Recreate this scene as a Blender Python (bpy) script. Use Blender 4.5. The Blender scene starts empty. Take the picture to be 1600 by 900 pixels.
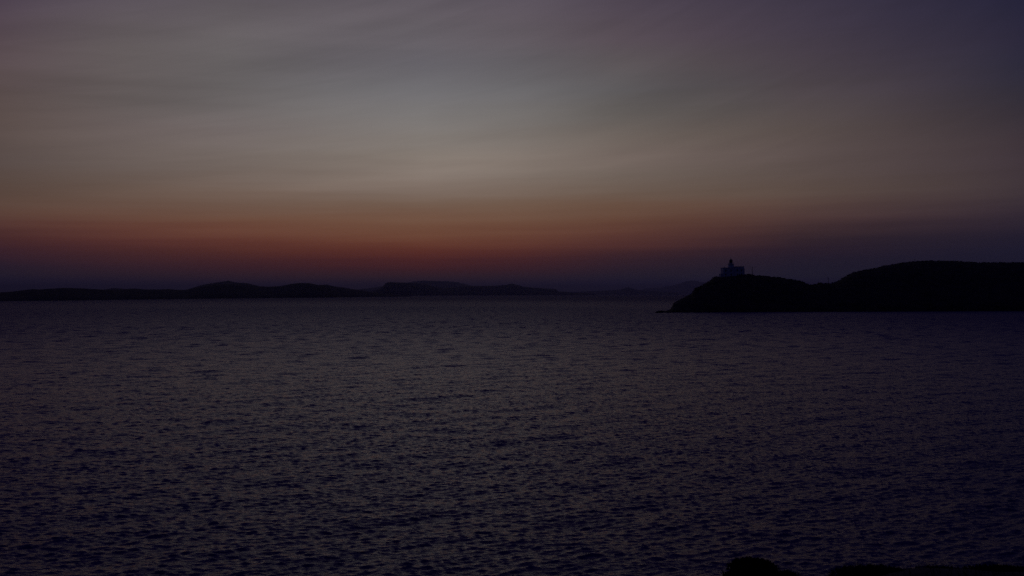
import bpy, bmesh, math, random
import numpy as np
from mathutils import Vector, noise as mnoise

random.seed(7)
rng = np.random.default_rng(11)
sc = bpy.context.scene
C = sc.collection
R = math.radians

# ------------------------------------------------------------------ camera
F = 1556.0            # focal length in photo pixels (1600 wide)
HZ = 459.5            # row of the sea horizon in the photo
CZ = 12.5             # eye height above the sea
cam_d = bpy.data.cameras.new('camera')
cam = bpy.data.objects.new('camera', cam_d); C.objects.link(cam)
cam_d.sensor_width = 36.0; cam_d.lens = 36.0 * F / 1600.0
cam_d.clip_start = 0.1; cam_d.clip_end = 200000.0
cam.location = (0, 0, CZ)
cam.rotation_euler = (R(90) + math.atan((HZ - 450) / F), 0, 0)
sc.camera = cam
sc.view_settings.view_transform = 'Standard'
sc.view_settings.look = 'None'
sc.view_settings.exposure = 0.0
sc.view_settings.gamma = 1.0
sc.cycles.use_denoising = False
sc.cycles.max_bounces = 6
sc.cycles.volume_bounces = 0
sc.cycles.sample_clamp_indirect = 0.5

# ------------------------------------------------------------------ world: dusk sky, sun already below the horizon
def lin(c):
    c = np.asarray(c, float) / 255.0
    return np.where(c <= 0.04045, c / 12.92, ((c + 0.055) / 1.055) ** 2.4)

SX = np.array([0, 335, 670, 1000, 1300, 1600.])
SY = np.array([0, 50, 100, 150, 200, 245, 290, 320, 345, 372, 395, 415, 435, 458.])
ST = np.array([
 [(78,67,79),(98,92,97),(97,91,97),(79,71,82),(60,54,69),(37,36,56)],
 [(84,72,78),(102,97,98),(102,97,102),(85,75,83),(65,58,71),(41,38,56)],
 [(88,76,78),(105,101,101),(103,101,106),(90,84,86),(70,62,70),(44,42,58)],
 [(90,78,76),(104,100,99),(112,111,112),(94,92,92),(76,68,72),(50,46,56)],
 [(88,76,72),(110,102,100),(122,118,114),(106,98,92),(84,74,72),(58,50,56)],
 [(92,80,76),(118,108,102),(134,125,116),(114,102,95),(92,80,78),(64,54,60)],
 [(92,76,68),(114,98,88),(126,112,102),(108,94,84),(90,76,70),(64,54,58)],
 [(94,72,62),(108,86,74),(118,98,84),(108,84,70),(84,66,62),(56,46,54)],
 [(88,60,54),(106,74,60),(110,80,64),(98,68,56),(68,50,52),(44,36,48)],
 [(68,40,42),(94,56,48),(103,66,52),(84,52,48),(48,36,44),(32,28,44)],
 [(52,32,42),(72,40,40),(84,44,40),(58,36,42),(36,28,42),(28,26,44)],
 [(38,28,42),(54,32,40),(60,32,38),(42,30,42),(30,26,42),(26,24,42)],
 [(30,25,40),(40,27,40),(42,28,40),(30,26,42),(27,25,41),(24,22,40)],
 [(23,20,34),(26,22,36),(26,22,36),(22,20,36),(22,20,36),(20,19,36)]], float)
ST = ST * np.array([0.985, 0.975, 0.985])          # a touch more mauve

HAZE_D, HAZE_TOP, HAZE_FAR = 5.0e-5, 540.0, 62000.0
HAZE_C = np.array([0.50, 0.51, 0.76])
ZENITH = (18, 13, 64)
BACK = {0: (8,9,26), 6: (10,11,31), 15: (11,13,37), 30: (12,14,43), 60: (14,16,52), 90: (14,17,58)}

def smooth_interp(x, xp, fp):
    """Catmull-Rom style (PCHIP-like) interpolation so no creases show"""
    x = np.clip(x, xp[0], xp[-1]); i = np.clip(np.searchsorted(xp, x) - 1, 0, len(xp) - 2)
    h = np.diff(xp); d = np.diff(fp, axis=0) / h.reshape((-1,) + (1,) * (fp.ndim - 1))
    m = np.zeros_like(fp); m[0] = d[0]; m[-1] = d[-1]
    m[1:-1] = np.where(d[1:] * d[:-1] > 0, 2 * d[1:] * d[:-1] / (d[1:] + d[:-1] + 1e-12), 0)
    t = (x - xp[i]) / h[i]
    return ((1 + 2*t) * (1-t)**2) * fp[i] + (t * (1-t)**2) * h[i] * m[i] + (t*t*(3-2*t)) * fp[i+1] + (t*t*(t-1)) * h[i] * m[i+1]

def frame_sky(px, el):
    """sRGB sky colour seen along the column px at elevation el (deg), el within the picture"""
    az = math.atan((px - 800) / F)
    y = HZ - math.tan(R(el)) / math.cos(az) * F
    row = np.array([smooth_interp(min(max(y, 0), 458), SY, ST[:, k, :]) for k in range(len(SX))])
    return smooth_interp(px, SX, row)

def table_sky(az, el, d):
    ks = sorted(d); return np.array([np.interp(el, ks, [d[k][c] for k in ks]) for c in range(3)])

def sky_rgb(az, el):
    """az in degrees from the view axis, whole sphere"""
    el = max(el, 0.0)
    azc = min(max(az, -27.2), 27.2)
    px = 800 + math.tan(R(azc)) * F
    eltop = math.degrees(math.atan(459.5 / F * math.cos(R(azc))))
    if el <= eltop: c = frame_sky(px, el)
    else:
        c0 = frame_sky(px, eltop - 0.01)
        top = 46 - 9 * min(max((-az - 4) / 18, 0), 1) - 12 * min(max((az - 2) / 20, 0), 1); t = min((el - eltop) / (top - eltop), 1); t = 1 - (1 - t) ** 1.9
        zen = np.array(ZENITH, float)
        c = c0 * (1 - t) + zen * t
    over = max(abs(az) - 27.2, 0) / 42.0
    w = min(over, 1); w = 1 - (1 - w) ** 2.2
    b = table_sky(az, el, BACK)
    return c * (1 - w) + b * w

# light the haze gathers from the whole sky, so that the sky seen through it comes out right
HAZE_G = 0.5
_D, _L, _W = [], [], []
for _e in np.arange(1.5, 90, 3):
    for _a in range(-176, 180, 8):
        ce = math.cos(R(_e)); _D.append((math.sin(R(_a)) * ce, math.cos(R(_a)) * ce, math.sin(R(_e))))
        _L.append(lin(sky_rgb(_a, _e))); _W.append(ce * R(3) * R(8))
_D, _L, _W = np.array(_D), np.array(_L), np.array(_W)
def haze_src(a, e):
    d = np.array((math.sin(R(a)) * math.cos(R(e)), math.cos(R(a)) * math.cos(R(e)), math.sin(R(e))))
    mu = _D @ d; ph = (1 - HAZE_G ** 2) / (4 * math.pi * (1 + HAZE_G ** 2 - 2 * HAZE_G * mu) ** 1.5)
    return HAZE_C * ((_L * (_W * ph)[:, None]).sum(0))
def sky_lin(a, e):
    c = lin(sky_rgb(a, e)); Lp = min(HAZE_FAR, (HAZE_TOP - CZ) / max(math.sin(R(e)), 1e-5))
    T = math.exp(-HAZE_D * Lp)
    return np.clip((c - haze_src(a, e) * (1 - T)) / T, 0.0008, c * 3.0)
wd = bpy.data.worlds.new('World'); sc.world = wd; wd.use_nodes = True
nt = wd.node_tree; nt.nodes.clear()
def N(t, **kw):
    n = nt.nodes.new(t)
    for k, v in kw.items(): setattr(n, k, v)
    return n
def L(a, b): nt.links.new(a, b)
def M(op, a, b=None, c=None, clamp=False):
    n = N('ShaderNodeMath', operation=op); n.use_clamp = clamp
    for i, v in enumerate((a, b, c)):
        if v is None: continue
        if isinstance(v, (int, float)): n.inputs[i].default_value = v
        else: L(v, n.inputs[i])
    return n.outputs[0]
out = N('ShaderNodeOutputWorld'); bg = N('ShaderNodeBackground'); L(bg.outputs[0], out.inputs[0])
tc = N('ShaderNodeTexCoord'); sep = N('ShaderNodeSeparateXYZ'); L(tc.outputs['Generated'], sep.inputs[0])
x_, y_, z_ = sep.outputs
az = M('MULTIPLY', M('ARCTAN2', x_, y_), 180 / math.pi)
el = M('MULTIPLY', M('ARCSINE', z_), 180 / math.pi)
# thin high cloud: long soft streaks on a plane high overhead, seen in perspective
# lines of cloud climb to the right, more so higher up
def noise(ux, vy, detail, rough, dist=0.0):
    cb = N('ShaderNodeCombineXYZ'); L(ux, cb.inputs[0]); L(vy, cb.inputs[1])
    n = N('ShaderNodeTexNoise'); n.inputs['Scale'].default_value = 1.0; n.inputs['Detail'].default_value = detail
    n.inputs['Roughness'].default_value = rough; n.inputs['Distortion'].default_value = dist
    L(cb.outputs[0], n.inputs['Vector']); return M('SUBTRACT', n.outputs['Fac'], 0.5)
azf = M('MULTIPLY', M('SINE', M('MULTIPLY', az, math.pi / 360)), 115.0)      # no seam behind the camera
climb = M('MULTIPLY', M('MULTIPLY', azf, M('MINIMUM', el, 20.0)), -0.021)
v1 = M('ADD', el, climb)
band = noise(M('ADD', M('MULTIPLY', azf, 0.040), 3.7), M('ADD', M('MULTIPLY', v1, 0.26), 1.3), 2, 0.45, 0.35)
wisp = noise(M('ADD', M('MULTIPLY', azf, 0.10), 8.1), M('ADD', M('MULTIPLY', v1, 1.15), 4.0), 5, 0.6, 0.6)
thin = noise(M('MULTIPLY', azf, 0.045), M('ADD', M('MULTIPLY', el, 1.1), M('MULTIPLY', azf, -0.02)), 4, 0.55, 0.2)
high = M('DIVIDE', M('MINIMUM', M('MAXIMUM', M('SUBTRACT', el, 1.5), 0.0), 6.0), 6.0)
mod = M('ADD', M('MULTIPLY', M('ADD', M('MULTIPLY', band, 0.62), M('MULTIPLY', wisp, 0.18)), high), M('MULTIPLY', thin, 0.24))
gain = M('ADD', mod, 1.0)
elw = M('ADD', el, M('MULTIPLY', thin, M('MINIMUM', M('MULTIPLY', el, 0.35), 1.0)))   # layers are not perfectly level
pos = M('POWER', M('DIVIDE', M('MAXIMUM', elw, 0.0), 90.0), 0.5)
STOPS_EL = [0, .25, .6, .95, 1.4, 1.9, 2.4, 2.9, 3.5, 4.2, 5.0, 5.8, 6.8, 7.8, 9, 10.2, 11.6, 13, 14.4, 15.6, 18, 21, 25, 30, 36, 44, 54, 66, 78, 90]
def ramp(a):
    cr = N('ShaderNodeValToRGB'); L(pos, cr.inputs[0]); r = cr.color_ramp; r.interpolation = 'LINEAR'
    for i, e in enumerate(STOPS_EL):
        p = (e / 90) ** .5
        if i == 0: s = r.elements[0]; s.position = 0
        elif i == len(STOPS_EL) - 1: s = r.elements[-1]; s.position = 1
        else: s = r.elements.new(p)
        s.color = (*sky_lin(a, e), 1)
    return cr.outputs[0]
AZ = [-180, -120, -80, -55, -38, -27.2, -21.5, -16, -10.5, -5, 0.5, 6, 11, 16, 21.5, 27.2, 38, 55, 80, 120, 180]
cur = ramp(AZ[0])
for a0, a1 in zip(AZ[:-1], AZ[1:]):
    mr = N('ShaderNodeMapRange'); mr.clamp = True
    L(az, mr.inputs[0]); mr.inputs[1].default_value = a0; mr.inputs[2].default_value = a1
    mx = N('ShaderNodeMix', data_type='RGBA'); L(mr.outputs[0], mx.inputs['Factor'])
    L(cur, mx.inputs['A']); L(ramp(a1), mx.inputs['B']); cur = mx.outputs['Result']
vm = N('ShaderNodeVectorMath', operation='SCALE'); L(cur, vm.inputs[0]); L(gain, vm.inputs['Scale'])
L(vm.outputs[0], bg.inputs[0]); bg.inputs[1].default_value = 1.0
wd.cycles.sampling_method = 'MANUAL'; wd.cycles.sample_map_resolution = 512

# ------------------------------------------------------------------ helpers
def link(o, parent=None):
    C.objects.link(o)
    if parent: o.parent = parent
    return o
def tag(o, label=None, cat=None, group=None, kind=None):
    if label: o['label'] = label
    if cat: o['category'] = cat
    if group: o['group'] = group
    if kind: o['kind'] = kind
    return o
def empty(name, loc, rz=0):
    o = bpy.data.objects.new(name, None); o.location = loc; o.rotation_euler.z = rz
    return link(o)
def np_mesh(name, V, Q, mat, parent=None, smooth=True, loc=(0, 0, 0)):
    me = bpy.data.meshes.new(name)
    me.vertices.add(len(V)); me.vertices.foreach_set('co', np.ascontiguousarray(V, np.float32).ravel())
    k = Q.shape[1]
    me.loops.add(Q.size); me.loops.foreach_set('vertex_index', np.ascontiguousarray(Q, np.int32).ravel())
    me.polygons.add(len(Q)); me.polygons.foreach_set('loop_start', np.arange(0, Q.size, k, dtype=np.int32))
    me.polygons.foreach_set('use_smooth', np.full(len(Q), smooth))
    me.update(calc_edges=True); me.materials.append(mat)
    o = bpy.data.objects.new(name, me); o.location = loc
    return link(o, parent)
def grid_quads(nr, nc):
    i = np.arange(nr - 1)[:, None] * nc + np.arange(nc - 1)[None]
    return np.stack([i, i + 1, i + nc + 1, i + nc], -1).reshape(-1, 4)
def bm_obj(name, bm, mat, parent=None, smooth=False, loc=(0, 0, 0)):
    bmesh.ops.recalc_face_normals(bm, faces=bm.faces)
    me = bpy.data.meshes.new(name); bm.to_mesh(me); bm.free()
    if smooth: me.polygons.foreach_set('use_smooth', [True] * len(me.polygons))
    me.materials.append(mat); o = bpy.data.objects.new(name, me); o.location = loc
    return link(o, parent)
def box(bm, x0, x1, y0, y1, z0, z1, bev=0):
    vs = [bm.verts.new(p) for p in ((x0,y0,z0),(x1,y0,z0),(x1,y1,z0),(x0,y1,z0),(x0,y0,z1),(x1,y0,z1),(x1,y1,z1),(x0,y1,z1))]
    for f in ((0,3,2,1),(4,5,6,7),(0,1,5,4),(1,2,6,5),(2,3,7,6),(3,0,4,7)): bm.faces.new([vs[i] for i in f])
def lathe(bm, prof, seg=16, cx=0, cy=0, a0=0.0):
    rings = []
    for r, z in prof:
        rings.append([bm.verts.new((cx + r * math.cos(a0 + 2*math.pi*k/seg), cy + r * math.sin(a0 + 2*math.pi*k/seg), z)) for k in range(seg)])
    for a, b in zip(rings, rings[1:]):
        for k in range(seg): bm.faces.new((a[k], a[(k+1) % seg], b[(k+1) % seg], b[k]))
    bm.faces.new(rings[0][::-1]); bm.faces.new(rings[-1])
def tube(bm, p, q, r0, r1, seg=8):
    p, q = Vector(p), Vector(q); d = (q - p).normalized()
    u = d.orthogonal().normalized(); v = d.cross(u); rr = []
    for c, r in ((p, r0), (q, r1)):
        rr.append([bm.verts.new(c + (u * math.cos(2*math.pi*k/seg) + v * math.sin(2*math.pi*k/seg)) * r) for k in range(seg)])
    for k in range(seg): bm.faces.new((rr[0][k], rr[0][(k+1) % seg], rr[1][(k+1) % seg], rr[1][k]))
    bm.faces.new(rr[0][::-1]); bm.faces.new(rr[1])

def mat(name, c0, c1=None, rough=0.9, scale=1.0, bump=0.0, detail=6, metallic=0, spec=None, stretch=(1,1,1)):
    m = bpy.data.materials.new(name); m.use_nodes = True; t = m.node_tree; b = t.nodes['Principled BSDF']
    b.inputs['Roughness'].default_value = rough; b.inputs['Metallic'].default_value = metallic
    if spec is not None: b.inputs['Specular IOR Level'].default_value = spec
    if c1 is None: b.inputs['Base Color'].default_value = (*c0, 1); return m
    g = t.nodes.new('ShaderNodeTexCoord'); mp = t.nodes.new('ShaderNodeMapping'); mp.inputs['Scale'].default_value = stretch
    n = t.nodes.new('ShaderNodeTexNoise'); n.inputs['Scale'].default_value = scale; n.inputs['Detail'].default_value = detail
    n.inputs['Roughness'].default_value = 0.65
    cr = t.nodes.new('ShaderNodeValToRGB'); cr.color_ramp.elements[0].position = .35; cr.color_ramp.elements[1].position = .65
    cr.color_ramp.elements[0].color = (*c0, 1); cr.color_ramp.elements[1].color = (*c1, 1)
    t.links.new(g.outputs['Object'], mp.inputs[0]); t.links.new(mp.outputs[0], n.inputs['Vector'])
    t.links.new(n.outputs['Fac'], cr.inputs[0]); t.links.new(cr.outputs[0], b.inputs['Base Color'])
    if bump:
        bp = t.nodes.new('ShaderNodeBump'); bp.inputs['Distance'].default_value = bump
        t.links.new(n.outputs['Fac'], bp.inputs['Height']); t.links.new(bp.outputs[0], b.inputs['Normal'])
    return m

# ------------------------------------------------------------------ water
def water_material():
    m = bpy.data.materials.new('sea_water'); m.use_nodes = True; t = m.node_tree; b = t.nodes['Principled BSDF']
    b.inputs['Base Color'].default_value = (0.022, 0.007, 0.085, 1)
    b.inputs['IOR'].default_value = 1.333; b.inputs['Roughness'].default_value = 0.08
    g = t.nodes.new('ShaderNodeTexCoord'); at = t.nodes.new('ShaderNodeAttribute'); at.attribute_name = 'ripple'
    prev = None
    for (sx, sy, s, dist, det) in ((0.7, 1.7, 2.6, 0.10, 3), (0.7, 1.7, 7.0, 0.016, 2)):
        mp = t.nodes.new('ShaderNodeMapping'); mp.inputs['Scale'].default_value = (sx, sy, 1); mp.inputs['Rotation'].default_value = (0, 0, R(-20) if s < 3 else R(12))
        n = t.nodes.new('ShaderNodeTexNoise'); n.inputs['Scale'].default_value = s; n.inputs['Detail'].default_value = det
        n.inputs['Roughness'].default_value = 0.55; n.inputs['Distortion'].default_value = 0.4
        bp = t.nodes.new('ShaderNodeBump'); bp.inputs['Distance'].default_value = dist; t.links.new(at.outputs['Fac'], bp.inputs['Strength'])
        t.links.new(g.outputs['Object'], mp.inputs[0]); t.links.new(mp.outputs[0], n.inputs['Vector'])
        t.links.new(n.outputs['Fac'], bp.inputs['Height'])
        if prev: t.links.new(prev, bp.inputs['Normal'])
        prev = bp.outputs[0]
    t.links.new(prev, b.inputs['Normal'])
    ar = t.nodes.new('ShaderNodeAttribute'); ar.attribute_name = 'chop'; t.links.new(ar.outputs['Fac'], b.inputs['Roughness'])
    return m

def build_water():
    # radial mesh about the shore, dense near it and opening out to the horizon
    r = [30.0]
    while r[-1] < 60000:
        q = r[-1]
        dr = 0.0022 * q if q < 250 else 0.0030 * q if q < 1000 else (0.006 * q if q < 2500 else 0.06 * q)
        if q < 41: dr = 0.4
        r.append(q + dr)
    r = np.array(r)
    fine = np.radians(np.linspace(-31, 31, 720))
    side = np.radians(np.concatenate([np.linspace(-175, -50, 40), np.linspace(-47.5, -31.2, 76)]))
    th = np.concatenate([side, fine, -side[::-1]])
    Rr, T = np.meshgrid(r, th, indexing='ij')
    X = (Rr * np.sin(T)).ravel(); Y = (Rr * np.cos(T)).ravel(); RR = Rr.ravel()
    drr = np.gradient(r)[:, None].repeat(len(th), 1).ravel()
    dth = np.gradient(th)[None].repeat(len(r), 0).ravel()
    lat = dth * RR
    # wind ripple dies out in the lee of the headland and towards the far shores
    ss = lambda a, b, v: (lambda q: q * q * (3 - 2 * q))(np.clip((v - a) / (b - a), 0, 1))
    gust = 0.5 + 0.5 * np.sin(X / 140 + Y / 260 + 1.3 * np.sin(Y / 190)) * np.sin(Y / 120 - X / 330)
    calm = ss(900, 2200, RR) * 0.6
    lee = ss(95, 260, X + (Y - 640) * .3) * ss(480, 640, Y) * 0.8
    ripple = (1 - calm) * (1 - lee) * (0.74 + 0.34 * gust)
    Z = np.zeros_like(X); DX = np.zeros_like(X); DY = np.zeros_like(X)
    active = RR < 3000
    Xa, Ya, da, la, Ra = X[active], Y[active], drr[active], lat[active], RR[active]
    Za = np.zeros_like(Xa); DXa = np.zeros_like(Xa); DYa = np.zeros_like(Xa)
    nw = 180
    lam = np.exp(np.linspace(math.log(0.2), math.log(14), nw)) * rng.uniform(.95, 1.05, nw)
    # slope carried by each component, peaking for waves of a few metres
    sl = np.exp(-(np.log(lam / 0.36) / 1.2) ** 2)
    sl *= 0.27 / math.sqrt((sl ** 2).sum() / 2)
    ang = np.where(rng.random(nw) < .5, R(-34) + rng.normal(0, R(13), nw), R(4) + rng.normal(0, R(17), nw))
    n2 = 56     # the longer wind sea under the ripple
    lam2 = np.exp(np.linspace(math.log(2.6), math.log(13), n2)) * rng.uniform(.95, 1.05, n2)
    sl2 = np.exp(-(np.log(lam2 / 5.0) / 0.6) ** 2); sl2 *= 0.05 / math.sqrt((sl2 ** 2).sum() / 2)
    lam = np.concatenate([lam, lam2]); sl = np.concatenate([sl, sl2]); ang = np.concatenate([ang, R(-14) + rng.normal(0, R(26), n2)])
    ux, uy = Xa / Ra, Ya / Ra
    offshore = 1.0 + 1.7 * ss(110, 420, Ra)      # the open channel is rougher than the sheltered foreshore
    for j, (l, s, a) in enumerate(zip(lam, sl, ang)):
        k = 2 * math.pi / l; kx, ky = -math.sin(a) * k, -math.cos(a) * k
        A = s / k
        kr = np.abs(kx * ux + ky * uy); kt = np.abs(-kx * uy + ky * ux)
        w = (offshore if j >= nw else 1.0) * np.exp(-(kr * da * 0.12) ** 2 - (kt * la * 0.16) ** 2)      # what the mesh can carry here
        sel = w > 0.02
        if not sel.any(): continue
        ph = (kx * Xa[sel] + ky * Ya[sel] + rng.uniform(0, 6.28)).astype(np.float32)
        sn, cs = np.sin(ph) * w[sel] * A, np.cos(ph) * w[sel] * A
        Za[sel] += sn; DXa[sel] += 0.75 * kx / k * cs; DYa[sel] += 0.75 * ky / k * cs
    ra = ripple[active]; Za *= ra; DXa *= ra; DYa *= ra
    Z[active] = Za; X[active] += DXa; Y[active] += DYa
    o = np_mesh('water', np.stack([X, Y, Z], -1), grid_quads(len(r), len(th))[:, ::-1], water_material())
    av = o.data.attributes.new('ripple', 'FLOAT', 'POINT'); av.data.foreach_set('value', ripple.astype(np.float32))
    av = o.data.attributes.new('chop', 'FLOAT', 'POINT'); av.data.foreach_set('value', (0.17 + 0.33 * ss(math.log(80), math.log(1100), np.log(RR)) + 0.20 * ss(900, 2600, RR)).astype(np.float32))
    tag(o, 'dark rippled open sea reflecting the dusk sky', kind='structure')
build_water()

# ------------------------------------------------------------------ land helpers
def fbm(x, y, s, o=5, seed=0.0):
    """cheap vectorised value noise in -1..1"""
    def vn(x, y, k):
        xi, yi = np.floor(x).astype(np.int64), np.floor(y).astype(np.int64); fx, fy = x - xi, y - yi
        fx, fy = fx*fx*(3-2*fx), fy*fy*(3-2*fy)
        def h(a, b):
            n = (a * 374761393 + b * 668265263 + k * 1442695041) & 0x7fffffff
            n = ((n ^ (n >> 13)) * 1274126177) & 0x7fffffff
            return ((n ^ (n >> 16)) & 0xffff) / 32767.5 - 1
        return (h(xi, yi)*(1-fx) + h(xi+1, yi)*fx)*(1-fy) + (h(xi, yi+1)*(1-fx) + h(xi+1, yi+1)*fx)*fy
    t = 0; a = 1; n = 0
    for k in range(o):
        t = t + a * vn(x / s * 2**k + 17.3*k, y / s * 2**k - 9.1*k, k + int(seed * 31)); n += a; a *= .55
    return t / n

m_scrubland = mat('rocky_scrubland', (0.014, 0.016, 0.010), (0.055, 0.046, 0.036), scale=0.12, bump=0.8, detail=10, spec=0.08)
m_farland = mat('far_hillside', (0.03, 0.036, 0.030), (0.06, 0.058, 0.05), scale=0.004, detail=8, spec=0.05)
m_ground = mat('dry_earth', (0.014, 0.013, 0.009), (0.05, 0.042, 0.03), scale=1.3, bump=0.08, detail=8)
m_leaf = mat('scrub_leaf', (0.02, 0.03, 0.014), (0.05, 0.055, 0.03), scale=2.0, spec=0.1)
m_stem = mat('woody_stem', (0.04, 0.03, 0.02), (0.08, 0.06, 0.045), scale=8)

HEAD = [(1026,488.2),(1032,486.9),(1040,486.0),(1046,484.2),(1050,479.5),(1052.5,473.5),(1060,469.5),(1068.4,464.6),(1074,462),(1080.6,458.8),(1082.5,454.5),
 (1087,450.6),(1093,448.5),(1097.5,446.4),(1101,443.8),(1108,440),(1112.5,437.2),(1116,433.3),(1119,432.2),(1128,433.2),(1145,431.6),(1160,429),
 (1171.6,428.9),(1178,430.6),(1197,432),(1215.6,434),(1228.8,435.5),(1243.8,438),(1253,440.4),(1260.6,444),(1268,445),(1275.6,444.9),(1281,442.6),
 (1290,443.2),(1298,443.4),(1308,441),(1310,439.6),(1316,435.5),(1325,430.5),(1334.5,426.2),(1345,423.7),(1357,421.4),(1370.6,419.5),(1379.6,416.4),
 (1397.6,413.8),(1409,411.3),(1431,409),(1454,408),(1494,408.6),(1510,409.9),(1544,410.8),(1600,411),(1720,411),(1860,418),(2000,432),(2150,455),(2280,486)]
HPX = np.array([p[0] for p in HEAD], float); HPY = np.array([p[1] for p in HEAD], float)
def head_frame(px):
    ys = np.interp(px, [1028, 1250, 1600, 2300], [488.6, 487.3, 486.2, 486.0])
    Ys = CZ * F / (ys - HZ)
    dep = np.interp(px, [1026, 1060, 1120, 1260, 1400, 2000, 2280], [12, 45, 78, 70, 150, 170, 40])
    return Ys, Ys + dep
def head_crest(px):
    Ys, Yc = head_frame(px); py = np.interp(px, HPX, HPY)
    return Yc, CZ + (HZ - py) * Yc / F
def build_headland():
    px = np.concatenate([np.linspace(1026, 1330, 560), np.linspace(1330.8, 1640, 400), np.linspace(1643, 2280, 110)])
    v = np.concatenate([np.linspace(-0.02, 1, 54), np.linspace(1.04, 2.1, 26)])
    P, V = np.meshgrid(px, v)
    Ys, Yc = head_frame(P); zc = head_crest(P)[1]
    Yd = Ys + (Yc - Ys) * V
    X = (P - 800) / F * Yd
    prof = np.where(V < 1, 0.30 * np.clip(V, 0, 1) ** 0.35 + 0.70 * np.sin(np.clip(V, 0, 1) * math.pi / 2) ** 1.15, np.cos((V - 1) * math.pi / 2 / 1.02))
    prof = np.where(V < 0, V * 20, prof)
    Z = zc * prof
    crest = np.clip(1 - np.abs(V - 1) * 4, 0, 1)
    rough = fbm(X, Yd, 26, 6, 1) * 0.9 * (1 - crest) + fbm(X, Yd, 5, 5, 2) * (0.55 - 0.15 * crest)
    ledge = np.abs(fbm(X * 1.0, Z * 2.2, 9, 4, 3)) * 1.6 * np.clip(1 - V * 1.6, 0, 1)
    Z = Z + (rough - ledge * 0.6) * np.clip(zc / 6, 0.12, 1) * np.clip(V * 12 + .2, 0, 1)
    Z = np.where((V < 1) & (V > 0.5), np.minimum(Z, CZ + (zc - CZ) * Yd / Yc + .15), Z)
    o = np_mesh('headland', np.stack([X, Yd, Z], -1).reshape(-1, 3), grid_quads(len(v), len(px)), m_scrubland)
    tag(o, 'black rocky headland with low scrub rising from the sea', kind='structure')
build_headland()

def ridge(name, label, pts, base, depth, seed, material=m_farland, px0=None, n=260, amp=0.035):
    """a real ridge: shoreline in front, crest behind, falling away at the back"""
    ppx = np.array([p[0] for p in pts], float); ppy = np.array([p[1] for p in pts], float)
    px = np.linspace(ppx[0], ppx[-1], n); v = np.linspace(0, 2, 22)
    bx = [b[0] for b in base]; by = [CZ * F / (b[1] - HZ) for b in base]
    P, V = np.meshgrid(px, v)
    Ys = np.interp(P, bx, by)
    end = np.clip(np.minimum(P - ppx[0], ppx[-1] - P) / (0.25 * (ppx[-1] - ppx[0])), 0.05, 1) ** .5
    Yc = Ys * (1 + depth * end); Y = Ys + (Yc - Ys) * V
    X = (P - 800) / F * Y
    zc = np.maximum(CZ + (HZ - np.interp(P, ppx, ppy)) * Yc / F, -1)
    prof = np.where(V < 1, 0.15 * (V > 0.04) + .85 * np.sin(np.clip(V, 0, 1) * math.pi / 2) ** 1.3, np.cos((V - 1) * math.pi / 2))
    H = np.abs(zc).max()
    Z = zc * prof - 1.0 * (V == 0) + fbm(X, Y, H * 2.5, 5, seed) * H * amp * np.clip(prof * 2, 0, 1) * np.clip(zc / H * 3, 0, 1)
    o = np_mesh(name, np.stack([X, Y, Z], -1).reshape(-1, 3), grid_quads(len(v), n), material)
    tag(o, label, kind='structure')

ridge('hills', 'long dark coastal ridge across the water on the left', 
 [(-420,462),(-300,456),(-200,460),(-100,455),(-30,457),(0,457),(20,456),(40,453.5),(52,451.8),(62,452.6),(80,450.8),(100,449.8),(115,450.8),(140,452),(165,452.4),(190,453),(200,451.8),(212,451.4),(225,452.4),(245,452.4),(262,451.8),(275,453.2),
  (290,453),(302,450.2),(320,446.6),(335,444.2),(350,443.6),(370,444),(388,445.2),(402,447.2),(420,447.8),(440,446.4),(455,443.2),(468,442),(485,442.6),(497,445),(510,444.6),(525,448),(545,450.6),(570,454.5),(595,458),(620,460.5),(645,462.8)],
 [(-420,473),(0,470.5),(100,469.8),(200,468.4),(350,466.6),(500,465.2),(645,463.4)], 0.16, 5, n=700)
ridge('hills', 'peaked far summit showing behind the left coastal ridge',
 [(285,455),(305,448.5),(318,444.8),(330,442.6),(342,440.8),(350,439.6),(357,438.4),(364,440.6),(373,441.8),(385,442.2),(395,444.6),(405,447.4),(425,452),(450,458)],
 [(285,462.6),(450,462.4)], 0.2, 8, n=200)
ridge('hills', 'low pale crest far behind the left shore',
 [(140,456),(165,452),(178,449.6),(190,451),(205,453),(230,457)], [(140,462.5),(230,462.5)], 0.2, 9, n=80)
ridge('hills', 'flat-topped middle island ridge with a small nipple peak',
 [(560,459),(585,455),(596,450),(603,442.5),(610,440.6),(625,441.2),(645,442),(665,444.4),(680,448),(692,450.4),(705,449.6),(725,447.4),(745,446.6),(775,446.2),(790,445.4),(796,443.6),(801,443),(808,445),(818,448),(835,449.6),(855,450.6),(868,451.4),(872,455.2),(890,456.2),(905,457.6),(930,459.2)],
 [(560,462.4),(930,461.3)], 0.12, 12, n=420)
ridge('hills', 'faint long mountain behind the middle island',
 [(520,458),(560,452.5),(600,447),(625,443.5),(645,440),(660,438.2),(675,438.8),(700,439.4),(715,441),(725,443.4),(745,449),(775,455),(800,458)],
 [(520,460.9),(800,460.7)], 0.2, 15, n=260)
ridge('hills', 'very faint low island with one peak beyond the headland tip',
 [(880,458),(915,455.2),(950,453.8),(970,452.4),(976,449.6),(981,448.2),(987,450.6),(1000,453.2),(1030,455),(1060,457)],
 [(880,460.6),(1060,460.6)], 0.12, 18, n=160)
ridge('hills', 'hazy mountain shape behind the tip of the headland',
 [(985,457),(1010,450.5),(1030,450),(1045,446.8),(1058,444),(1068,440.5),(1076,438.6),(1084,438),(1096,440.5),(1120,443),(1160,446),(1210,457)],
 [(985,460.15),(1210,460.15)], 0.2, 21, n=160)

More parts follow.
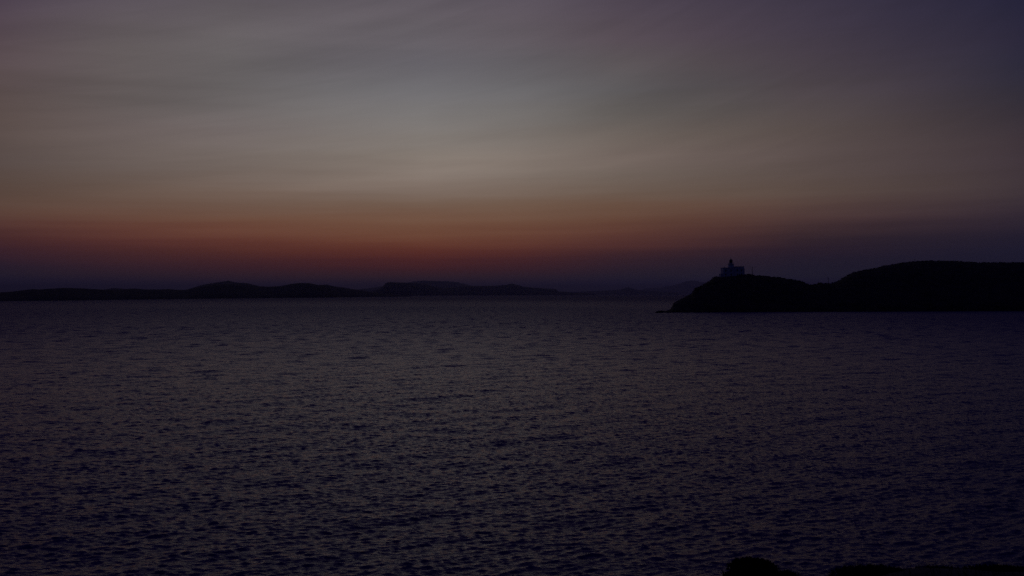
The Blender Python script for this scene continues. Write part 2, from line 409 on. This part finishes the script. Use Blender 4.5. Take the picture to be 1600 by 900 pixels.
# ------------------------------------------------------------------ scrub on the headland
def leaf_clump(V, Fc, c, rad, h, n, leaf, rg, flat=0.0):
    """n small leaf quads through a dome"""
    for _ in range(n):
        a = rg.uniform(0, 6.283); t = rg.random() ** .5; zz = rg.random()
        r = t * rad * math.sqrt(max(1 - zz * zz * .9, .05))
        p = Vector((c[0] + r * math.cos(a), c[1] + r * math.sin(a), c[2] + zz * h))
        d = Vector((math.cos(a) * .6 * t + rg.gauss(0, .5), math.sin(a) * .6 * t + rg.gauss(0, .5), .6 + rg.gauss(0, .4))).normalized()
        s = d.cross(Vector((rg.gauss(0, 1), rg.gauss(0, 1), rg.gauss(0, 1)))).normalized()
        L_ = leaf * rg.uniform(.6, 1.4); w = L_ * .28; i = len(V)
        V += [p, p + d * L_ * .5 + s * w, p + d * L_, p + d * L_ * .5 - s * w]; Fc.append((i, i+1, i+2, i+3))
def head_pos(px, v):
    Ys, Yc = head_frame(px); zc = float(head_crest(px)[1]); Y = Ys + (Yc - Ys) * v
    pr = 0.30 * v ** .35 + .70 * math.sin(v * math.pi / 2) ** 1.15
    return (px - 800) / F * Y, float(Y), zc * pr
rg = random.Random(5)
V, Fc = [], []
for i in range(1500):
    px = rg.uniform(1085, 1700); v = 1 - abs(rg.gauss(0, .05)) if i % 2 else rg.uniform(.3, 1)
    v = max(v, .15)
    if 1120 < px < 1168 and v > .7: continue
    x, y, z = head_pos(px, v)
    r = rg.uniform(.4, 1.1) * (1.3 if px > 1300 else 1)
    leaf_clump(V, Fc, (x, y, z - .25), r, r * rg.uniform(.5, .95), 26, .42, rg)
V = np.array([tuple(p) for p in V]); Fc = np.array(Fc)
tag(np_mesh('scrub', V, Fc, m_leaf, smooth=False), 'low dark scrub dotted along the slopes and skyline of the headland', 'scrub', kind='stuff')

# loose rocks along the waterline of the headland
rg = random.Random(21); RV, RF = [], []
for i in range(260):
    px = 1027 + 25 * rg.random() ** 1.5 if i < 40 else rg.uniform(1035, 1640)
    Ys, _ = head_frame(px); Y = float(Ys) + rg.uniform(-4.5, 2.5); x = (px - 800) / F * Y; r = rg.uniform(.35, 1.3) * (1.5 if rg.random() < .12 else 1)
    b = bmesh.new(); bmesh.ops.create_icosphere(b, subdivisions=2, radius=1)
    sx, sy, sz = r * rg.uniform(.8, 1.7), r * rg.uniform(.7, 1.2), r * rg.uniform(.45, .8); off = Vector((rg.uniform(0, 99), rg.uniform(0, 99), 0)); i0 = len(RV)
    for v in b.verts:
        k = 1 + .45 * mnoise.noise(v.co * 1.3 + off); RV.append((x + v.co.x * sx * k, Y + v.co.y * sy * k, v.co.z * sz * k + .05))
    RF += [tuple(i0 + v.index for v in f.verts) for f in b.faces]; b.free()
tag(np_mesh('rocks', np.array(RV), np.array(RF), m_scrubland, smooth=False), 'dark loose rocks along the waterline at the foot of the headland', 'rocks', kind='stuff')

# ------------------------------------------------------------------ lighthouse
m_white = mat('whitewash', (0.62, 0.62, 0.60), (0.80, 0.80, 0.78), scale=0.7, bump=0.02, rough=0.85)
m_trim = mat('stone_trim', (0.40, 0.38, 0.34), (0.52, 0.50, 0.46), scale=1.5)
m_dark = mat('painted_metal_dark', (0.03, 0.045, 0.04), (0.05, 0.07, 0.06), scale=3, rough=0.45)
m_shut = mat('painted_shutter', (0.05, 0.08, 0.13), (0.07, 0.10, 0.16), scale=5, rough=0.6)
m_glass = mat('window_glass', (0.02, 0.025, 0.03), rough=0.06)
m_pole = mat('weathered_wood_pole', (0.07, 0.055, 0.04), (0.12, 0.10, 0.08), scale=6)

PX = 770 / F       # metres per photo pixel at the lighthouse
LX = (1145 - 800) / F * 770; LY = 764.0
def gz(py): return CZ + (HZ - py) * LY / F           # height of a photo row at the lighthouse
def gx(px): return (px - 800) / F * LY - LX
Z0 = gz(434.6)
lh = empty('lighthouse', (LX, LY, Z0))
tag(lh, 'pale square-built lighthouse with domed lantern tower on top of the headland', 'lighthouse')
def h(py): return gz(py) - Z0
FR, BK = -4.2, 5.2    # front and back faces (local y)
# openings are real recesses: the front wall is laid up around them
def wall_with_openings(name, x0, x1, z0, z1, yf, yb, ops, parent):
    bm = bmesh.new(); t = .5
    xs = sorted({x0, x1, *[o[0] for o in ops], *[o[1] for o in ops]}); zs = sorted({z0, z1, *[o[2] for o in ops], *[o[3] for o in ops]})
    for xa, xb in zip(xs, xs[1:]):
        for za, zb in zip(zs, zs[1:]):
            cx, cz = (xa+xb)/2, (za+zb)/2
            if any(o[0] < cx < o[1] and o[2] < cz < o[3] for o in ops): continue
            box(bm, xa, xb, yf, yf + t, za, zb)
    box(bm, x0, x0 + t, yf + t, yb, z0, z1); box(bm, x1 - t, x1, yf + t, yb, z0, z1)
    box(bm, x0 + t, x1 - t, yb - t, yb, z0, z1); box(bm, x0 + t, x1 - t, yf + t, yb - t, z1 - .4, z1 - .002)
    bmesh.ops.remove_doubles(bm, verts=bm.verts, dist=1e-4)
    w = bm_obj(name, bm, m_white, parent)
    return w
def window(parent, x0, x1, z0, z1, yf):
    bm = bmesh.new(); f = .1; y0, y1 = yf + .18, yf + .26
    box(bm, x0, x0 + f, y0, y1, z0, z1); box(bm, x1 - f, x1, y0, y1, z0, z1)
    box(bm, x0 + f, x1 - f, y0, y1, z0, z0 + f); box(bm, x0 + f, x1 - f, y0, y1, z1 - f, z1)
    xm = (x0 + x1) / 2; box(bm, xm - .04, xm + .04, y0, y1, z0 + f, z1 - f)
    w = bm_obj('window', bm, m_shut, parent)
    bm = bmesh.new(); box(bm, x0 + .05, x1 - .05, y0 + .02, y0 + .05, z0 + .05, z1 - .05); bm_obj('pane', bm, m_glass, w)
    bm = bmesh.new(); box(bm, x0 - .12, x1 + .12, yf - .1, yf + .17, z0 - .14, z0 - .003); bm_obj('sill', bm, m_trim, w)
xl, xm_, xr = gx(1128.2), gx(1146.2), gx(1160.6)
zl, zr = h(418.7), h(416.9)
opsL = [(xl + 1.5, xl + 2.5, 1.6, 3.3), (xl + 1.5, xl + 2.5, 4.9, 6.5), (xl + 5.6, xl + 6.6, 1.6, 3.3), (xl + 5.6, xl + 6.6, 4.9, 6.5)]
opsR = [(xm_ + 1.4, xm_ + 2.4, 1.8, 3.5), (xm_ + 4.6, xm_ + 5.6, 1.8, 3.5), (xm_ + 1.4, xm_ + 2.4, 5.2, 6.8), (xm_ + 4.6, xm_ + 5.6, 5.2, 6.8)]
wall_with_openings('wall', xl, xm_, -3.0, zl, FR, BK, opsL, lh)
wall_with_openings('wall', xm_ + .003, xr, -3.0, zr, FR - .35, BK, opsR, lh)
for o in opsL: window(lh, *o, FR)
for o in opsR: window(lh, *o, FR - .35)
bm = bmesh.new()    # roof edge coping, butted pieces
box(bm, xl - .18, xm_ - .004, FR - .18, BK + .18, zl, zl + .22); bm_obj('roof', bm, m_trim, lh)
bm = bmesh.new(); box(bm, xm_ - .1, xr + .18, FR - .53, BK + .2, zr, zr + .24); bm_obj('roof', bm, m_trim, lh)
bm = bmesh.new(); box(bm, gx(1125.3), xl - .003, FR + 1.2, BK - .6, -3.0, h(428.1)); an = bm_obj('annex', bm, m_white, lh)
bm = bmesh.new(); box(bm, gx(1125.3) - .12, xl - .006, FR + 1.05, BK - .45, h(428.1), h(428.1) + .16); bm_obj('roof', bm, m_trim, an)
bm = bmesh.new()    # low lean-to on the right flank: stepped silhouette
box(bm, xr + .003, gx(1161.9), FR + .8, BK - 1, -3.0, h(421.2)); pr = bm_obj('annex', bm, m_white, lh)
bm = bmesh.new(); box(bm, xr + .2, gx(1161.9) + .12, FR + .68, BK - .88, h(421.2), h(421.2) + .15); bm_obj('roof', bm, m_trim, pr)
bm = bmesh.new(); lathe(bm, [(.16, zl + .22), (.16, h(417.0)), (.22, h(416.9)), (.22, h(416.5))], 8, gx(1132.4), 0.5); bm_obj('chimney', bm, m_trim, lh)
# terrace wall in front
bm = bmesh.new(); box(bm, gx(1126), gx(1150), FR - 3.6, FR - 3.2, -3.2, h(434.2)); bm_obj('terrace_wall', bm, m_white, lh)
# tower
tx = gx(1142.4); tyc = 0.6
def sq(bm, hw, z0, z1): box(bm, tx - hw, tx + hw, tyc - hw, tyc + hw, z0, z1)
HW = 4.05 * PX
bm = bmesh.new(); sq(bm, HW * .93, zl + .22, h(413.4)); tw = bm_obj('tower', bm, m_white, lh)
bm = bmesh.new(); sq(bm, HW * 1.04, h(413.4), h(412.6)); bm_obj('cornice', bm, m_trim, tw)
bm = bmesh.new(); rr = HW * .98
for k in range(5):
    t_ = -rr + k * rr / 2
    for (a, b) in ((t_, -rr), (t_, rr), (-rr, t_), (rr, t_)):
        if abs(a) == rr and abs(b) == rr and (a, b) != (t_, -rr) and (a, b) != (t_, rr): continue
        tube(bm, (tx + a, tyc + b, h(412.6)), (tx + a, tyc + b, h(411.0)), .035, .035, 5)
zt = h(411.0)
for (a, b, c, d) in ((-rr,-rr,rr,-rr),(rr,-rr,rr,rr),(rr,rr,-rr,rr),(-rr,rr,-rr,-rr)): tube(bm, (tx+a, tyc+b, zt), (tx+c, tyc+d, zt), .045, .045, 5)
bm_obj('railing', bm, m_dark, tw)
lr = 2.55 * PX
bm = bmesh.new(); lathe(bm, [(lr, h(412.6)), (lr, h(410.7))], 12, tx, tyc); ln = bm_obj('lantern_room', bm, m_white, lh)
bm = bmesh.new()
for k in range(12):
    a = 2*math.pi*(k+.5)/12; tube(bm, (tx + lr*.93*math.cos(a), tyc + lr*.93*math.sin(a), h(410.7)), (tx + lr*.93*math.cos(a), tyc + lr*.93*math.sin(a), h(408.6)), .05, .05, 5)
bm_obj('glazing_bars', bm, m_dark, ln)
bm = bmesh.new(); lathe(bm, [(lr*.88, h(410.7)), (lr*.88, h(408.6))], 12, tx, tyc); bm_obj('lantern_glass', bm, m_glass, ln)
bm = bmesh.new(); rd = lr * 1.12; zb = h(408.6); hd = h(404.1) - zb
lathe(bm, [(rd, zb), (rd, zb + .12)] + [(rd * math.cos(t) ** 1.25, zb + .12 + hd * .82 * math.sin(t)) for t in (0.25, .5, .75, 1.0, 1.2)] + [(.17, zb + hd * .9), (.22, zb + hd), (.1, zb + hd * 1.08)], 16, tx, tyc)
dm = bm_obj('dome', bm, m_dark, lh, smooth=False)
bm = bmesh.new(); tube(bm, (tx, tyc, zb + hd), (tx, tyc, h(401.2)), .11, .05, 6); bm_obj('lightning_rod', bm, m_dark, dm)
# door on the front with two steps
bm = bmesh.new(); box(bm, xm_ + 3.0, xm_ + 4.0, FR - .42, FR - .352, .9, 3.1); dr = bm_obj('door', bm, m_shut, lh)
bm = bmesh.new(); lathe(bm, [(.04, 1.95), (.04, 2.05)], 8, xm_ + 3.85, FR - .46); bm_obj('handle', bm, m_dark, dr)

# ------------------------------------------------------------------ poles and masts on the skyline
def post(name, label, cat, px, top, r, dY=0, arm=None, cross=None, group=None, sink=1.0):
    Yc, zc = head_crest(px); Yc = float(Yc) + dY; zc = float(zc) - sink
    x = (px - 800) / F * Yc; ztop = CZ + (HZ - top) * Yc / F
    e = empty(name, (x, Yc, zc)); tag(e, label, cat, group)
    bm = bmesh.new(); tube(bm, (0, 0, 0), (0, 0, ztop - zc), r * 1.25, r * .8, 8); bm_obj('pole', bm, m_pole, e)
    H = ztop - zc
    if arm:
        bm = bmesh.new(); tube(bm, (0, 0, H - .25), (-arm, 0, H + .1), .05, .04, 6); a = bm_obj('arm', bm, m_dark, e)
        bm = bmesh.new(); lathe(bm, [(.09, H + .12), (.26, H + .02), (.24, H - .08)], 10, -arm, 0); bm_obj('lamp_head', bm, m_dark, a)
    if cross:
        bm = bmesh.new(); tube(bm, (-cross, 0, H - .5), (cross, 0, H - .5), .07, .07, 6); cb = bm_obj('crossarm', bm, m_pole, e)
        for k in (-1, 0, 1):
            bm = bmesh.new(); lathe(bm, [(.05, H - .43), (.09, H - .36), (.09, H - .28), (.04, H - .2)], 8, k * cross * .85, 0); bm_obj('insulator', bm, m_white, cb)
    return e
post('lamp_post', 'tall lamp post with a short arm standing right of the lighthouse', 'lamp post', 1175.5, 416.9, .19, arm=1.6)
post('utility_pole', 'thin utility pole on the low saddle between the two hills', 'utility pole', 1294.4, 433.6, .17, cross=.7)
post('fence_post', 'short leaning post on the mound at the bottom of the saddle', 'post', 1279.2, 440.0, .12, sink=.6)
post('antenna_mast', 'small antenna mast on the highest part of the right hill', 'mast', 1429.6, 404.4, .16, cross=.35)
post('signal_post', 'short stub beside the antenna mast on the right hill', 'post', 1433.2, 406.4, .16, sink=.6)

# ------------------------------------------------------------------ the bank we stand on
def bank_z(x, y):
    z = np.where(y < 12, 10.85 - 0.185 * y, 10.85 - 2.22 - 0.345 * (y - 12))
    rise = np.clip((x - 2.6) / 2.4, 0, 1); rise = rise * rise * (3 - 2 * rise)
    z = z + rise * 0.55 * np.exp(-((y - 12) / 3.0) ** 2) 
    return z + fbm(x, y, 2.2, 5, 4) * .10 + fbm(x, y, .5, 3, 6) * .025
xs = np.concatenate([np.linspace(-60, -10, 40), np.linspace(-9.6, 16, 200), np.linspace(16.5, 60, 40)]); ys = np.concatenate([np.linspace(-25, 3, 26), np.linspace(3.3, 20, 110), np.linspace(20.5, 46, 40)])
GX, GY = np.meshgrid(xs, ys)
o = np_mesh('ground', np.stack([GX, GY, bank_z(GX, GY)], -1).reshape(-1, 3), grid_quads(len(ys), len(xs)), m_ground)
tag(o, 'dark sloping bank of dry earth below the viewpoint', kind='structure')

def bush(px, top, Y, rad, height, nleaf, leaf, label, seed, spikes=0):
    rg = random.Random(seed)
    x = (px - 800) / F * Y; zt = CZ - (top - HZ) / F * Y; zb = float(bank_z(np.array([x]), np.array([float(Y)]))[0]) - .03
    e = empty('shrub', (x, Y, zb)); tag(e, label, 'shrub', 'shrubs on the near bank')
    H = zt - zb
    V, Fc = [], []
    base = H - height
    for k in range(14):
        a = rg.uniform(0, 6.283); t = rg.uniform(0, .7) * rad; zz = base + rg.uniform(0, .55) * height
        leaf_clump(V, Fc, (t * math.cos(a), t * math.sin(a), zz), rad * .42, height * .42 * (1 - .4 * t / rad), nleaf // 14, leaf, rg)
    leaf_clump(V, Fc, (0, 0, base * .5), rad * .9, height * .9 + base * .5, nleaf, leaf, rg)
    for k in range(spikes):
        a = rg.uniform(0, 6.283); t = rad * rg.random() ** .6 * .95; z0 = base + height * math.sqrt(max(1 - (t / rad) ** 2, 0)) * .85
        p = Vector((t * math.cos(a), t * math.sin(a), z0)); d = Vector((math.cos(a) * .5 * t / rad, math.sin(a) * .5 * t / rad, 1)).normalized()
        for q in range(5):
            d2 = (d + Vector((rg.gauss(0, .3), rg.gauss(0, .3), rg.gauss(0, .15)))).normalized(); s = d2.orthogonal().normalized(); l = rg.uniform(.05, .11); i = len(V)
            V += [p - s * .006, p + s * .006, p + d2 * l]; Fc.append((i, i+1, i+2, i+2))
    me = bpy.data.meshes.new('foliage'); me.from_pydata([tuple(v) for v in V], [], [f if f[2] != f[3] else f[:3] for f in Fc]); me.materials.append(m_leaf)
    link(bpy.data.objects.new('foliage', me), e)
    bm = bmesh.new()
    for k in range(9):
        a = rg.uniform(0, 6.283); t = rad * rg.uniform(.2, .7)
        m1 = (t * .35 * math.cos(a), t * .35 * math.sin(a), H * .4)
        tube(bm, (0.02 * math.cos(a), .02 * math.sin(a), -.05), m1, .016, .011, 6); tube(bm, m1, (t * math.cos(a), t * math.sin(a), H * .78), .011, .004, 6)
    bm_obj('stem', bm, m_stem, e)
bush(1176, 871.5, 12.0, .40, .40, 7000, .045, 'rounded dark shrub poking up alone at the bottom edge', 1, spikes=130)
bush(1228, 894, 12.2, .24, .2, 1600, .04, 'low tuft of shrub touching the right side of the rounded shrub', 2, spikes=40)
bush(1375, 897, 12.4, .7, .14, 5000, .04, 'wide flat shrub in the dark strip right of the rounded shrub', 3, spikes=90)
bush(1480, 898, 12.1, .5, .12, 3500, .04, 'small flat shrub in the middle of the dark strip at the lower right', 4, spikes=60)
bush(1585, 895, 12.3, .6, .14, 5000, .04, 'flat shrub in the extreme lower right corner', 5, spikes=90)

rg = random.Random(9); V, Fc = [], []
for i in range(26000):
    x = rg.uniform(-4, 9); y = rg.uniform(6, 15)
    if rg.random() > .3 + .7 * (x > 3): continue
    V.append((x, y))
P = np.array(V); Zb = bank_z(P[:, 0], P[:, 1]) - .01
n = len(P); hgt = rng.uniform(.04, .13, n) * np.where(P[:, 0] > 3, 1, .7); a = rng.uniform(0, 6.283, n); ln_ = rng.normal(0, .35, (n, 2))
w = .004
A = np.stack([P[:, 0] - np.cos(a) * w, P[:, 1] - np.sin(a) * w, Zb], -1); B = np.stack([P[:, 0] + np.cos(a) * w, P[:, 1] + np.sin(a) * w, Zb], -1)
T = np.stack([P[:, 0] + ln_[:, 0] * hgt, P[:, 1] + ln_[:, 1] * hgt, Zb + hgt], -1)
VV = np.stack([A, B, T], 1).reshape(-1, 3)
tag(np_mesh('grass', VV, np.arange(3 * n).reshape(-1, 3), m_leaf, smooth=False), 'thin dry grass on the dark bank along the bottom right edge', 'grass', kind='stuff')

# ------------------------------------------------------------------ haze over the sea
bm = bmesh.new(); box(bm, -45000, 45000, -3000, 62000, -4, HAZE_TOP)
hm = bpy.data.materials.new('sea_haze'); hm.use_nodes = True; t = hm.node_tree; t.nodes.clear()
ho = t.nodes.new('ShaderNodeOutputMaterial'); pv = t.nodes.new('ShaderNodeVolumePrincipled')
pv.inputs['Color'].default_value = (*HAZE_C, 1); pv.inputs['Density'].default_value = HAZE_D; pv.inputs['Anisotropy'].default_value = HAZE_G
t.links.new(pv.outputs[0], ho.inputs['Volume'])
tag(bm_obj('haze', bm, hm), 'thin dusk haze lying over the sea', 'haze', kind='stuff')
